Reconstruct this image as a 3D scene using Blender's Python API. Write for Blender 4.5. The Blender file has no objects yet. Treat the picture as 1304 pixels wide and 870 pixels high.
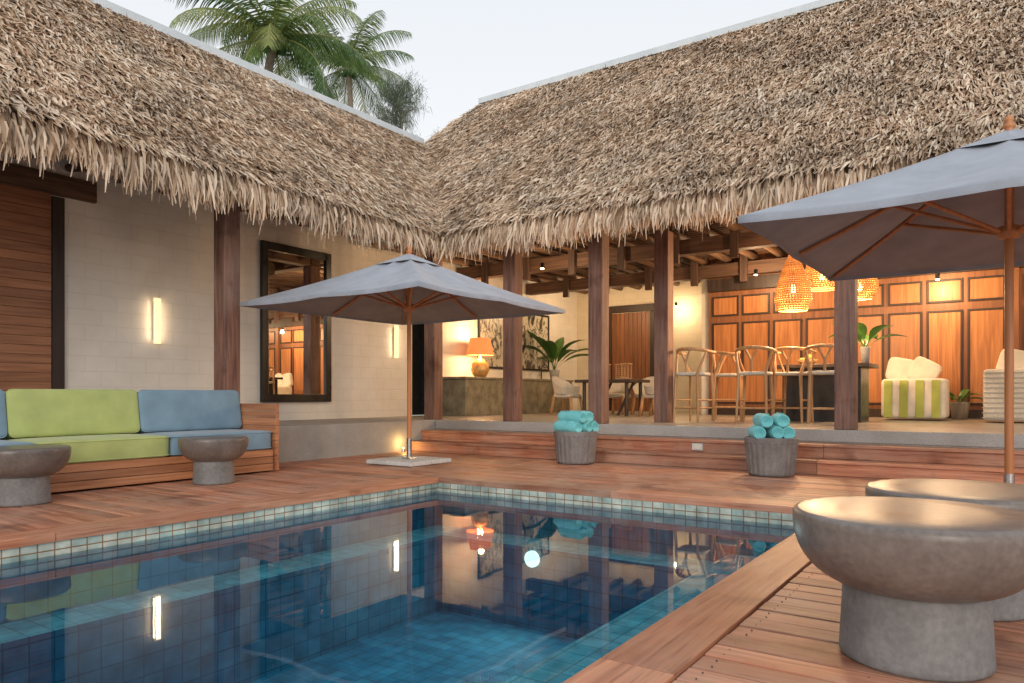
import bpy, math, random
import numpy as np
from mathutils import Vector, Matrix
random.seed(7); np.random.seed(7)
R = math.radians
scene = bpy.context.scene

# ------------------------------------------------------------------ materials
def newmat(name):
    m = bpy.data.materials.new(name); m.use_nodes = True
    nt = m.node_tree
    b = nt.nodes["Principled BSDF"]
    return m, nt, b

def N(nt, t, **kw):
    n = nt.nodes.new(t)
    for k, v in kw.items():
        if hasattr(n, k): setattr(n, k, v)
        else: n.inputs[k].default_value = v
    return n

def ramp(nt, stops):
    r = nt.nodes.new("ShaderNodeValToRGB")
    e = r.color_ramp.elements
    e[0].position = stops[0][0]; e[0].color = (*stops[0][1], 1)
    e[1].position = stops[-1][0]; e[1].color = (*stops[-1][1], 1)
    for p, c in stops[1:-1]:
        x = e.new(p); x.color = (*c, 1)
    return r

def coords(nt, scale=(1, 1, 1), rnd=True, swz=None):
    L = nt.links
    tc = N(nt, "ShaderNodeTexCoord")
    src = tc.outputs["Object"]
    if swz:
        s = N(nt, "ShaderNodeSeparateXYZ"); c = N(nt, "ShaderNodeCombineXYZ")
        L.new(src, s.inputs[0])
        for i, a in enumerate(swz):
            L.new(s.outputs["XYZ".index(a)], c.inputs[i])
        src = c.outputs[0]
    at = None
    if rnd:
        at = N(nt, "ShaderNodeAttribute", attribute_name="rnd")
        mul = N(nt, "ShaderNodeMath", operation="MULTIPLY"); mul.inputs[1].default_value = 37.0
        L.new(at.outputs["Fac"], mul.inputs[0])
        add = N(nt, "ShaderNodeVectorMath", operation="ADD")
        L.new(src, add.inputs[0]); L.new(mul.outputs[0], add.inputs[1])
        src = add.outputs[0]
    mp = N(nt, "ShaderNodeMapping"); mp.inputs["Scale"].default_value = scale
    L.new(src, mp.inputs["Vector"])
    return mp.outputs[0], at

def mixc(nt, a, b, fac, mode="MIX"):
    m = nt.nodes.new("ShaderNodeMix"); m.data_type = "RGBA"; m.blend_type = mode
    for sock, v in ((m.inputs[6], a), (m.inputs[7], b), (m.inputs[0], fac)):
        if isinstance(v, bpy.types.NodeSocket): nt.links.new(v, sock)
        elif isinstance(v, (int, float)): sock.default_value = v
        else: sock.default_value = (*v, 1)
    return m.outputs[2]

def bump(nt, h, b, strength=0.3, dist=0.01):
    bp = N(nt, "ShaderNodeBump"); bp.inputs["Strength"].default_value = strength
    bp.inputs["Distance"].default_value = dist
    nt.links.new(h, bp.inputs["Height"]); nt.links.new(bp.outputs[0], b.inputs["Normal"])

def wood(name, c1, c2, axis="X", rough=0.55, var=0.5, weather=0.0, fine=1.0, wcol=(0.54, 0.38, 0.285)):
    m, nt, b = newmat(name); L = nt.links
    s = {"X": (1.2, 22, 22), "Y": (22, 1.2, 22), "Z": (22, 22, 1.2)}[axis]
    v, at = coords(nt, tuple(k * fine for k in s))
    n = N(nt, "ShaderNodeTexNoise"); n.inputs["Detail"].default_value = 7; n.inputs["Scale"].default_value = 1.0
    n.inputs["Distortion"].default_value = 0.6
    L.new(v, n.inputs["Vector"])
    r = ramp(nt, [(0.3, c1), (0.7, c2)]); L.new(n.outputs["Fac"], r.inputs[0])
    mr = N(nt, "ShaderNodeMapRange"); mr.inputs["To Min"].default_value = 1 - var / 2; mr.inputs["To Max"].default_value = 1 + var / 2
    L.new(at.outputs["Fac"], mr.inputs["Value"])
    col = mixc(nt, r.outputs[0], mr.outputs[0], 1.0, "MULTIPLY")
    if weather > 0:
        v2, _ = coords(nt, (1, 1, 1), rnd=False)
        n2 = N(nt, "ShaderNodeTexNoise"); n2.inputs["Scale"].default_value = 1.7; n2.inputs["Detail"].default_value = 6
        n2.inputs["Roughness"].default_value = 0.65
        L.new(v2, n2.inputs["Vector"])
        mr2 = N(nt, "ShaderNodeMapRange"); mr2.inputs["From Min"].default_value = 0.40; mr2.inputs["From Max"].default_value = 0.68
        mr2.inputs["To Max"].default_value = weather
        L.new(n2.outputs["Fac"], mr2.inputs["Value"])
        col = mixc(nt, col, wcol, mr2.outputs[0])
        n4 = N(nt, "ShaderNodeTexNoise"); n4.inputs["Scale"].default_value = 2.6; n4.inputs["Detail"].default_value = 4
        L.new(v2, n4.inputs["Vector"])
        r4 = ramp(nt, [(0.30, (0.5, 0.42, 0.38)), (0.41, (1, 1, 1))]); L.new(n4.outputs["Fac"], r4.inputs[0])
        col = mixc(nt, col, r4.outputs[0], 0.8, "MULTIPLY")
        v5, _ = coords(nt, {"X": (3, 60, 60), "Y": (60, 3, 60), "Z": (60, 60, 3)}[axis])
        n5 = N(nt, "ShaderNodeTexNoise"); n5.inputs["Scale"].default_value = 1.0; n5.inputs["Detail"].default_value = 3
        L.new(v5, n5.inputs["Vector"])
        r6 = ramp(nt, [(0.33, (0.62, 0.55, 0.5)), (0.45, (1, 1, 1))]); L.new(n5.outputs["Fac"], r6.inputs[0])
        col = mixc(nt, col, r6.outputs[0], 0.7, "MULTIPLY")
    L.new(col, b.inputs["Base Color"])
    rr = N(nt, "ShaderNodeMapRange"); rr.inputs["To Min"].default_value = rough - 0.12; rr.inputs["To Max"].default_value = rough + 0.15
    L.new(n.outputs["Fac"], rr.inputs["Value"]); L.new(rr.outputs[0], b.inputs["Roughness"])
    bump(nt, n.outputs["Fac"], b, 0.35, 0.004)
    return m

def mottled(name, c1, c2, scale=3.0, rough=0.7, bs=0.2, detail=8, fine=60, metallic=0, spots=0.0):
    m, nt, b = newmat(name); L = nt.links
    v, _ = coords(nt, (1, 1, 1), rnd=False)
    n = N(nt, "ShaderNodeTexNoise"); n.inputs["Scale"].default_value = scale; n.inputs["Detail"].default_value = detail
    n.inputs["Roughness"].default_value = 0.62
    L.new(v, n.inputs["Vector"])
    r = ramp(nt, [(0.32, c1), (0.68, c2)]); L.new(n.outputs["Fac"], r.inputs[0])
    n2 = N(nt, "ShaderNodeTexNoise"); n2.inputs["Scale"].default_value = fine; n2.inputs["Detail"].default_value = 3
    L.new(v, n2.inputs["Vector"])
    r2 = ramp(nt, [(0.3, (0.82, 0.82, 0.82)), (0.7, (1.1, 1.1, 1.1))]); L.new(n2.outputs["Fac"], r2.inputs[0])
    col = mixc(nt, r.outputs[0], r2.outputs[0], 1.0, "MULTIPLY")
    if spots:
        vo = N(nt, "ShaderNodeTexVoronoi"); vo.inputs["Scale"].default_value = 26
        L.new(v, vo.inputs["Vector"])
        r5 = ramp(nt, [(0.05, (0.35, 0.33, 0.32)), (0.11, (1, 1, 1))]); L.new(vo.outputs["Distance"], r5.inputs[0])
        col = mixc(nt, col, r5.outputs[0], spots, "MULTIPLY")
    L.new(col, b.inputs["Base Color"])
    b.inputs["Metallic"].default_value = metallic
    rg = N(nt, "ShaderNodeMapRange"); rg.inputs["To Min"].default_value = max(.02, rough - .12); rg.inputs["To Max"].default_value = min(1, rough + .14)
    L.new(n.outputs["Fac"], rg.inputs["Value"]); L.new(rg.outputs[0], b.inputs["Roughness"])
    bump(nt, n2.outputs["Fac"], b, bs, 0.004)
    return m

def tiles(name, swz, c1, c2, grout, size=0.15, rough=0.25, mortar=0.008, vary=(0.7, 1.25), sy=None):
    m, nt, b = newmat(name); L = nt.links
    v, _ = coords(nt, (1, 1, 1), rnd=False, swz=swz)
    t = N(nt, "ShaderNodeTexBrick"); t.offset = 0.0; t.squash = 1.0
    t.inputs["Scale"].default_value = 1.0
    t.inputs["Brick Width"].default_value = size; t.inputs["Row Height"].default_value = sy or size
    t.inputs["Mortar Size"].default_value = mortar; t.inputs["Mortar Smooth"].default_value = 0.3
    t.inputs["Bias"].default_value = 0.0
    t.inputs["Color1"].default_value = (*c1, 1); t.inputs["Color2"].default_value = (*c2, 1); t.inputs["Mortar"].default_value = (*grout, 1)
    L.new(v, t.inputs["Vector"])
    n = N(nt, "ShaderNodeTexNoise"); n.inputs["Scale"].default_value = 7.0; n.inputs["Detail"].default_value = 7
    L.new(v, n.inputs["Vector"])
    r = ramp(nt, [(0.3, (vary[0],) * 3), (0.7, (vary[1],) * 3)]); L.new(n.outputs["Fac"], r.inputs[0])
    col = mixc(nt, t.outputs["Color"], r.outputs[0], 1.0, "MULTIPLY")
    L.new(col, b.inputs["Base Color"]); b.inputs["Roughness"].default_value = rough
    inv = N(nt, "ShaderNodeMath", operation="SUBTRACT"); inv.inputs[0].default_value = 1
    L.new(t.outputs["Fac"], inv.inputs[1])
    bump(nt, inv.outputs[0], b, 0.4, 0.003)
    return m

def wallmat(name, swz, base, dirt, joint=0.10, bw=0.4, rh=0.2):
    m, nt, b = newmat(name); L = nt.links
    v, _ = coords(nt, (1, 1, 1), rnd=False, swz=swz)
    t = N(nt, "ShaderNodeTexBrick"); t.offset = 0.5
    t.inputs["Scale"].default_value = 1.0
    t.inputs["Brick Width"].default_value = bw; t.inputs["Row Height"].default_value = rh
    t.inputs["Mortar Size"].default_value = 0.008; t.inputs["Mortar Smooth"].default_value = 0.6
    L.new(v, t.inputs["Vector"])
    n = N(nt, "ShaderNodeTexNoise"); n.inputs["Scale"].default_value = 1.6; n.inputs["Detail"].default_value = 8; n.inputs["Roughness"].default_value = 0.6
    L.new(v, n.inputs["Vector"])
    r = ramp(nt, [(0.3, dirt), (0.65, base)]); L.new(n.outputs["Fac"], r.inputs[0])
    mm = N(nt, "ShaderNodeMath", operation="MULTIPLY"); mm.inputs[1].default_value = joint
    L.new(t.outputs["Fac"], mm.inputs[0])
    L.new(mixc(nt, r.outputs[0], (0.3, 0.27, 0.22), mm.outputs[0]), b.inputs["Base Color"])
    b.inputs["Roughness"].default_value = 0.85
    n2 = N(nt, "ShaderNodeTexNoise"); n2.inputs["Scale"].default_value = 30; n2.inputs["Detail"].default_value = 5
    L.new(v, n2.inputs["Vector"])
    h = N(nt, "ShaderNodeMath", operation="SUBTRACT"); L.new(n2.outputs["Fac"], h.inputs[0]); L.new(t.outputs["Fac"], h.inputs[1])
    bump(nt, h.outputs[0], b, 0.45, 0.008)
    return m

def fabric(name, c, rough=0.9, scale=420, wr=0.25):
    m, nt, b = newmat(name); L = nt.links
    v, _ = coords(nt, (1, 1, 1), rnd=False)
    n = N(nt, "ShaderNodeTexNoise"); n.inputs["Scale"].default_value = scale; n.inputs["Detail"].default_value = 2
    n3 = N(nt, "ShaderNodeTexNoise"); n3.inputs["Scale"].default_value = 4.5; n3.inputs["Detail"].default_value = 5
    L.new(v, n.inputs["Vector"]); L.new(v, n3.inputs["Vector"])
    r = ramp(nt, [(0.3, tuple(k * 0.86 for k in c)), (0.7, tuple(min(1, k * 1.1) for k in c))]); L.new(n3.outputs["Fac"], r.inputs[0])
    r2 = ramp(nt, [(0.3, (0.85,) * 3), (0.7, (1.1,) * 3)]); L.new(n.outputs["Fac"], r2.inputs[0])
    L.new(mixc(nt, r.outputs[0], r2.outputs[0], 1.0, "MULTIPLY"), b.inputs["Base Color"])
    b.inputs["Roughness"].default_value = rough
    b.inputs["Sheen Weight"].default_value = 0.2
    bump(nt, n3.outputs["Fac"], b, wr, 0.03)
    return m

def attrmat(name, stops, rough=0.85, translucent=0.0, noise=8.0, lo=.7, hi=1.2):
    m, nt, b = newmat(name); L = nt.links
    at = N(nt, "ShaderNodeAttribute", attribute_name="rnd")
    r = ramp(nt, stops); L.new(at.outputs["Fac"], r.inputs[0])
    v, _ = coords(nt, (1, 1, 1), rnd=False)
    n = N(nt, "ShaderNodeTexNoise"); n.inputs["Scale"].default_value = noise; n.inputs["Detail"].default_value = 5
    L.new(v, n.inputs["Vector"])
    r2 = ramp(nt, [(0.3, (lo,) * 3), (0.7, (hi,) * 3)]); L.new(n.outputs["Fac"], r2.inputs[0])
    col = mixc(nt, r.outputs[0], r2.outputs[0], 1.0, "MULTIPLY")
    L.new(col, b.inputs["Base Color"]); b.inputs["Roughness"].default_value = rough
    if translucent > 0:
        tr = N(nt, "ShaderNodeBsdfTranslucent"); L.new(col, tr.inputs[0])
        mx = N(nt, "ShaderNodeMixShader"); mx.inputs[0].default_value = translucent
        L.new(b.outputs[0], mx.inputs[1]); L.new(tr.outputs[0], mx.inputs[2])
        L.new(mx.outputs[0], nt.nodes["Material Output"].inputs[0])
    return m

def emis(name, c, s, base=(0.8, 0.7, 0.5)):
    m, nt, b = newmat(name)
    b.inputs["Base Color"].default_value = (*base, 1)
    b.inputs["Emission Color"].default_value = (*c, 1); b.inputs["Emission Strength"].default_value = s
    return m

M = {}
M["deckX"] = wood("deck_wood", (0.29, 0.095, 0.048), (0.59, 0.26, 0.15), "X", 0.5, 0.7, 0.52)
M["deckY"] = wood("deck_wood_lengthwise", (0.33, 0.10, 0.043), (0.60, 0.25, 0.13), "Y", 0.48, 0.45, 0.28)
M["col"] = wood("column_wood", (0.10, 0.045, 0.034), (0.30, 0.155, 0.11), "Z", 0.6, 0.3, 0.3, wcol=(0.33, 0.25, 0.21))
M["beamX"] = wood("beam_wood_x", (0.06, 0.03, 0.02), (0.17, 0.09, 0.055), "X", 0.65, 0.4)
M["beamY"] = wood("beam_wood_y", (0.06, 0.03, 0.02), (0.20, 0.11, 0.06), "Y", 0.65, 0.5)
M["beamZ"] = wood("beam_wood_z", (0.04, 0.022, 0.016), (0.12, 0.065, 0.045), "Z", 0.65, 0.4)
M["door"] = wood("door_wood", (0.26, 0.10, 0.046), (0.46, 0.21, 0.105), "Y", 0.5, 0.35)
M["frame"] = wood("dark_frame_wood", (0.018, 0.011, 0.009), (0.05, 0.03, 0.022), "Z", 0.5, 0.3)
M["panel"] = wood("panel_wood", (0.30, 0.11, 0.034), (0.52, 0.22, 0.075), "Z", 0.42, 0.3)
M["stile"] = wood("stile_wood", (0.17, 0.065, 0.026), (0.30, 0.12, 0.05), "Z", 0.45, 0.3)
M["sofaw"] = wood("sofa_wood", (0.34, 0.13, 0.055), (0.56, 0.26, 0.13), "Y", 0.5, 0.4)
M["sofawX"] = wood("sofa_wood_x", (0.34, 0.13, 0.055), (0.56, 0.26, 0.13), "X", 0.5, 0.4)
M["umbw"] = wood("umbrella_wood", (0.44, 0.16, 0.055), (0.62, 0.27, 0.11), "Z", 0.4, 0.2)
M["oak"] = wood("oak_wood", (0.36, 0.19, 0.085), (0.54, 0.32, 0.155), "Z", 0.45, 0.2)
M["conc"] = mottled("concrete", (0.34, 0.325, 0.30), (0.48, 0.465, 0.44), 1.6, 0.75, 0.2)
M["floor"] = mottled("polished_concrete_floor", (0.30, 0.27, 0.23), (0.44, 0.40, 0.35), 1.2, 0.35, 0.08)
M["stool"] = mottled("cast_concrete", (0.115, 0.092, 0.08), (0.24, 0.20, 0.175), 2.6, 0.33, 0.14, 10, 45, spots=0.4)
M["stoolb"] = mottled("cast_concrete_base", (0.15, 0.147, 0.145), (0.26, 0.253, 0.25), 4.0, 0.6, 0.2, 9, 45, spots=.3)
M["counter"] = mottled("rough_concrete", (0.13, 0.11, 0.07), (0.33, 0.29, 0.2), 4.0, 0.5, 0.3)
M["basket"] = mottled("basket_grey", (0.17, 0.15, 0.145), (0.27, 0.25, 0.24), 6, 0.7, 0.2)
M["wallY"] = wallmat("cream_wall_paint", "YZX", (0.84, 0.80, 0.73), (0.74, 0.70, 0.63))
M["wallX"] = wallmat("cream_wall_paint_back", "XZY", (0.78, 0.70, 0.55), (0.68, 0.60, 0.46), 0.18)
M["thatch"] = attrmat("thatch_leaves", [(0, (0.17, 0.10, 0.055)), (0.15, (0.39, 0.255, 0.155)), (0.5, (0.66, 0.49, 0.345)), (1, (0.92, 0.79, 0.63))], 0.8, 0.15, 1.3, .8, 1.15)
M["thatchd"] = mottled("thatch_underlay", (0.10, 0.065, 0.038), (0.24, 0.16, 0.095), 14, 0.95, 0.6)
M["metal"] = mottled("ridge_metal", (0.60, 0.67, 0.72), (0.74, 0.80, 0.84), 3, 0.4, 0.03)
M["green"] = fabric("green_fabric", (0.42, 0.48, 0.17))
M["blue"] = fabric("blue_fabric", (0.19, 0.30, 0.39))
M["canv"] = fabric("canvas_grey", (0.34, 0.365, 0.42), 0.85, 300, 0.4)
M["canvu"] = fabric("canvas_underside", (0.34, 0.32, 0.33), 0.9, 300, 0.3)
M["towel"] = fabric("turquoise_towel", (0.20, 0.66, 0.70), 0.95, 160, 0.8)
M["towel2"] = fabric("turquoise_towel_dark", (0.08, 0.42, 0.46), 0.95, 160, 0.5)
M["white"] = fabric("white_fabric", (0.72, 0.66, 0.56))
M["lime"] = fabric("lime_fabric", (0.40, 0.45, 0.10))
M["wicker"] = fabric("white_wicker", (0.62, 0.58, 0.50), 0.8, 60, 0.6)
M["slab"] = mottled("umbrella_slab", (0.55, 0.55, 0.53), (0.72, 0.72, 0.70), 5, 0.7, 0.1)
M["leaf"] = attrmat("palm_leaves", [(0, (0.05, 0.11, 0.03)), (0.6, (0.15, 0.25, 0.07)), (1, (0.42, 0.44, 0.14))], 0.4, 0.35, 2)
M["leafi"] = attrmat("houseplant_leaves", [(0, (0.03, 0.10, 0.02)), (1, (0.10, 0.24, 0.05))], 0.35, 0.15, 6)
M["pine"] = attrmat("casuarina_needles", [(0, (0.10, 0.13, 0.09)), (1, (0.24, 0.29, 0.20))], 0.8, 0.3, 2)
M["trunk"] = mottled("palm_trunk", (0.18, 0.145, 0.11), (0.34, 0.29, 0.23), 8, 0.9, 0.6)
M["sand"] = mottled("sandy_ground", (0.30, 0.25, 0.18), (0.42, 0.36, 0.27), 0.8, 0.95, 0.4)
M["black"] = mottled("black_lacquer", (0.008, 0.008, 0.008), (0.02, 0.018, 0.016), 6, 0.3, 0.03)
M["bark"] = mottled("dark_table", (0.03, 0.022, 0.018), (0.07, 0.05, 0.04), 6, 0.4, 0.1)
M["steel"] = mottled("steel", (0.5, 0.5, 0.5), (0.65, 0.65, 0.65), 6, 0.3, 0.02, metallic=1)
TS = 0.135
tc1, tc2, tg = (0.045, 0.225, 0.34), (0.08, 0.32, 0.44), (0.028, 0.15, 0.23)
M["ptF"] = tiles("pool_tile_floor", "XYZ", tc1, tc2, tg, TS, mortar=.005, rough=.7)
M["ptX"] = tiles("pool_tile_wall_x", "XZY", tc1, tc2, tg, TS, mortar=.005, rough=.7)
M["ptY"] = tiles("pool_tile_wall_y", "YZX", tc1, tc2, tg, TS, mortar=.005, rough=.7)
ll1, ll2 = (0.17, 0.42, 0.45), (0.27, 0.53, 0.54)
M["ptL"] = tiles("pool_ledge_tile", "XYZ", ll1, ll2, (0.10, 0.28, 0.31), TS, mortar=.005, rough=.7)
b1, b2, bg = (0.38, 0.50, 0.46), (0.66, 0.68, 0.58), (0.30, 0.17, 0.085)
M["bX"] = tiles("waterline_tile_x", "XZY", b1, b2, bg, 0.1, 0.3, 0.005, (.5, 1.2))
M["bY"] = tiles("waterline_tile_y", "YZX", b1, b2, bg, 0.1, 0.3, 0.005, (.5, 1.2))
M["sconce"] = emis("sconce_glow", (1.0, 0.70, 0.36), 1.25)
M["bulb"] = emis("bulb_glow", (1.0, 0.75, 0.42), 25)
M["bulbp"] = emis("pendant_bulb_glow", (1.0, 0.62, 0.25), 6)
M["bulbd"] = emis("small_bulb_glow", (1.0, 0.72, 0.3), 5)
M["shade"] = emis("lampshade_glow", (1.0, 0.24, 0.05), 0.85, (0.6, 0.2, 0.09))
M["gold"] = mottled("gold_gourd", (0.45, 0.28, 0.09), (0.75, 0.52, 0.2), 12, 0.35, 0.4, metallic=0.4)
M["plamp"] = emis("pool_lamp_glow", (0.9, 1.0, 0.85), 1.6)
m, nt, b = newmat("pendant_wicker"); b.inputs["Base Color"].default_value = (0.45, 0.17, 0.05, 1)
b.inputs["Emission Color"].default_value = (1.0, 0.30, 0.05, 1); b.inputs["Emission Strength"].default_value = 0.4; b.inputs["Roughness"].default_value = 0.6
M["pend"] = m
m, nt, b = newmat("mirror_glass"); b.inputs["Metallic"].default_value = 1; b.inputs["Roughness"].default_value = 0.01; b.inputs["Base Color"].default_value = (0.85, 0.85, 0.83, 1)
M["mirror"] = m
# water
m = bpy.data.materials.new("pool_water"); m.use_nodes = True; nt = m.node_tree; nt.nodes.remove(nt.nodes["Principled BSDF"]); L = nt.links
tr = N(nt, "ShaderNodeBsdfTransparent"); tr.inputs[0].default_value = (0.62, 0.91, 0.98, 1)
gl = N(nt, "ShaderNodeBsdfGlossy"); gl.inputs["Roughness"].default_value = 0.018; gl.inputs[0].default_value = (0.95, 0.97, 1, 1)
fr = N(nt, "ShaderNodeFresnel"); fr.inputs["IOR"].default_value = 1.35
mx = N(nt, "ShaderNodeMixShader")
v, _ = coords(nt, (1, 1, 1), rnd=False)
n1 = N(nt, "ShaderNodeTexNoise"); n1.inputs["Scale"].default_value = 2.2; n1.inputs["Detail"].default_value = 2.5; L.new(v, n1.inputs["Vector"])
bp = N(nt, "ShaderNodeBump"); bp.inputs["Strength"].default_value = 0.06; bp.inputs["Distance"].default_value = 0.01
L.new(n1.outputs["Fac"], bp.inputs["Height"])
for x in (gl, fr): L.new(bp.outputs[0], x.inputs["Normal"])
L.new(fr.outputs[0], mx.inputs[0]); L.new(tr.outputs[0], mx.inputs[1]); L.new(gl.outputs[0], mx.inputs[2])
L.new(mx.outputs[0], nt.nodes["Material Output"].inputs[0])
M["water"] = m
# art
def artmat(name, seed):
    m, nt, b = newmat(name); L = nt.links
    v, _ = coords(nt, (1, 1, 1), rnd=False, swz="YZX")
    mp = N(nt, "ShaderNodeMapping"); mp.inputs["Location"].default_value = (seed, seed * 2, 0); mp.inputs["Scale"].default_value = (3.0, 1.6, 1); L.new(v, mp.inputs[0])
    n = N(nt, "ShaderNodeTexNoise"); n.inputs["Scale"].default_value = 1.6; n.inputs["Detail"].default_value = 9; n.inputs["Distortion"].default_value = 1.4; n.inputs["Roughness"].default_value = 0.7
    L.new(mp.outputs[0], n.inputs["Vector"])
    r = ramp(nt, [(0.49, (0.62, 0.57, 0.46)), (0.53, (0.16, 0.14, 0.11)), (0.6, (0.02, 0.02, 0.02))]); L.new(n.outputs["Fac"], r.inputs[0])
    L.new(r.outputs[0], b.inputs["Base Color"]); b.inputs["Roughness"].default_value = 0.3
    return m
M["art1"] = artmat("art_print_one", 3.3); M["art2"] = artmat("art_print_two", 8.1)

# ------------------------------------------------------------------ builder
class B:
    def __init__(s): s.v = []; s.f = []; s.m = []; s.r = []; s.mats = []; s.sm = []
    def mi(s, k):
        if k not in s.mats: s.mats.append(k)
        return s.mats.index(k)
    def add(s, vs, fs, k, rnd=None, smooth=False):
        o = len(s.v); s.v += [tuple(x) for x in vs]
        rr = random.random() if rnd is None else rnd
        s.r += [rr] * len(vs); i = s.mi(k)
        for f in fs: s.f.append(tuple(o + a for a in f)); s.m.append(i); s.sm.append(smooth)
    def box(s, x0, x1, y0, y1, z0, z1, k, rnd=None, rot=None):
        vs = [Vector((x, y, z)) for z in (z0, z1) for y in (y0, y1) for x in (x0, x1)]
        if rot: vs = [rot @ v for v in vs]
        s.add(vs, [(0, 2, 3, 1), (4, 5, 7, 6), (0, 1, 5, 4), (2, 6, 7, 3), (0, 4, 6, 2), (1, 3, 7, 5)], k, rnd)
    def tube(s, pts, rad, k, n=10, caps=True, rnd=None):
        pts = [Vector(p) for p in pts]
        if not isinstance(rad, (list, tuple)): rad = [rad] * len(pts)
        vs = []; up = None
        for i, p in enumerate(pts):
            t = (pts[min(i + 1, len(pts) - 1)] - pts[max(i - 1, 0)]).normalized()
            if up is None: up = Vector((0, 0, 1)) if abs(t.z) < 0.9 else Vector((1, 0, 0))
            a = t.cross(up).normalized(); bb = a.cross(t).normalized()
            for j in range(n):
                an = 2 * math.pi * j / n
                vs.append(p + (a * math.cos(an) + bb * math.sin(an)) * rad[i])
        fs = [(i * n + j, i * n + (j + 1) % n, (i + 1) * n + (j + 1) % n, (i + 1) * n + j) for i in range(len(pts) - 1) for j in range(n)]
        s.add(vs, fs, k, rnd, True)
        if caps:
            o = len(vs) - n
            s.add(vs[:n], [tuple(range(n))[::-1]], k, rnd); s.add(vs[o:], [tuple(range(n))], k, rnd)
    def lathe(s, c, prof, k, n=48, rnd=None, smooth=True):
        vs = []
        for (r, z) in prof:
            for j in range(n):
                a = 2 * math.pi * j / n; vs.append((c[0] + r * math.cos(a), c[1] + r * math.sin(a), c[2] + z))
        fs = [(i * n + j, i * n + (j + 1) % n, (i + 1) * n + (j + 1) % n, (i + 1) * n + j) for i in range(len(prof) - 1) for j in range(n)]
        s.add(vs, fs, k, rnd, smooth)
    def pillow(s, c, sz, k, e=0.28, n=28, rot=None, puff=0.0):
        vs = []; nu, nv = n * 2, n
        def p(a, ex): return math.copysign(abs(a) ** ex, a)
        for i in range(nv + 1):
            ph = -math.pi / 2 + math.pi * i / nv
            for j in range(nu):
                th = 2 * math.pi * j / nu
                v = Vector((p(math.cos(ph), e) * p(math.cos(th), e) * sz[0] / 2, p(math.cos(ph), e) * p(math.sin(th), e) * sz[1] / 2, p(math.sin(ph), e) * sz[2] / 2))
                if puff:
                    ax = min(range(3), key=lambda q: sz[q]); o = [q for q in range(3) if q != ax]
                    g = (1 - (2 * v[o[0]] / sz[o[0]]) ** 2) * (1 - (2 * v[o[1]] / sz[o[1]]) ** 2)
                    v[ax] *= 1 + puff * max(0, g)
                if rot: v = rot @ v
                vs.append(v + Vector(c))
        fs = [(i * nu + j, i * nu + (j + 1) % nu, (i + 1) * nu + (j + 1) % nu, (i + 1) * nu + j) for i in range(nv) for j in range(nu)]
        s.add(vs, fs, k, None, True)
    def piping(s, c, sz, k, rot=None, r=.006, rc=.05):
        ax = min(range(3), key=lambda q: sz[q]); o = [q for q in range(3) if q != ax]
        for sg in (-1, 1):
            pts = []
            hx, hy = sz[o[0]] / 2 - .003, sz[o[1]] / 2 - .003
            for (qx, qy, a0) in ((1, 1, 0), (-1, 1, 90), (-1, -1, 180), (1, -1, 270)):
                for i in range(6):
                    a = R(a0 + 18 * i); v = Vector((0, 0, 0)); v[o[0]] = qx * (hx - rc) + rc * math.cos(a); v[o[1]] = qy * (hy - rc) + rc * math.sin(a)
                    v[ax] = sg * (sz[ax] / 2 - .020)
                    if rot: v = rot @ v
                    pts.append(v + Vector(c))
            pts.append(pts[0]); s.tube(pts, r, k, 6, False)
    def leaf(s, base, yaw, L, w, lift, droop, k, n=9):
        vs = []; p = Vector(base); d = Vector((math.cos(yaw), math.sin(yaw), 0)); side = Vector((-math.sin(yaw), math.cos(yaw), 0))
        el = lift
        for i in range(n + 1):
            t = i / n; ww = w * math.sin(math.pi * min(1, max(0.0, (t - 0.25) / 0.75)) ** 0.8) + 0.008
            vs += [p - side * ww + Vector((0, 0, ww * 0.35)), p, p + side * ww + Vector((0, 0, ww * 0.35))]
            p = p + (d * math.cos(el) + Vector((0, 0, math.sin(el)))) * (L / n); el -= droop / n
        fs = []
        for i in range(n):
            o = i * 3; fs += [(o, o + 1, o + 4, o + 3), (o + 1, o + 2, o + 5, o + 4)]
        s.add(vs, fs, k, None, True)
    def build(s, name, parent=None, bevel=0.0, seg=2, loc=None):
        me = bpy.data.meshes.new(name); me.from_pydata(s.v, [], s.f)
        for k in s.mats: me.materials.append(M[k])
        me.polygons.foreach_set("material_index", s.m); me.polygons.foreach_set("use_smooth", s.sm)
        a = me.attributes.new("rnd", "FLOAT", "POINT"); a.data.foreach_set("value", s.r)
        me.update()
        ob = bpy.data.objects.new(name, me); scene.collection.objects.link(ob)
        if bevel:
            md = ob.modifiers.new("bevel", "BEVEL"); md.width = bevel; md.segments = seg; md.limit_method = "ANGLE"; md.angle_limit = R(50)
        if parent: ob.parent = parent
        if loc: ob.location = loc
        return ob

def empty(name, parent=None):
    e = bpy.data.objects.new(name, None); scene.collection.objects.link(e); e.empty_display_size = 0.2
    if parent: e.parent = parent
    return e

WARM = (1, 0.64, 0.34)
def lamp(name, loc, power, col=WARM, rad=0.06, parent=None, area=None, rot=None):
    l = bpy.data.lights.new(name, "AREA" if area else "POINT"); l.energy = power; l.color = col
    if area:
        l.shape = "RECTANGLE"; l.size, l.size_y = area
    else: l.shadow_soft_size = rad
    o = bpy.data.objects.new(name, l); scene.collection.objects.link(o); o.location = loc
    if rot: o.rotation_euler = rot
    if parent: o.parent = parent
    return o

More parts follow.
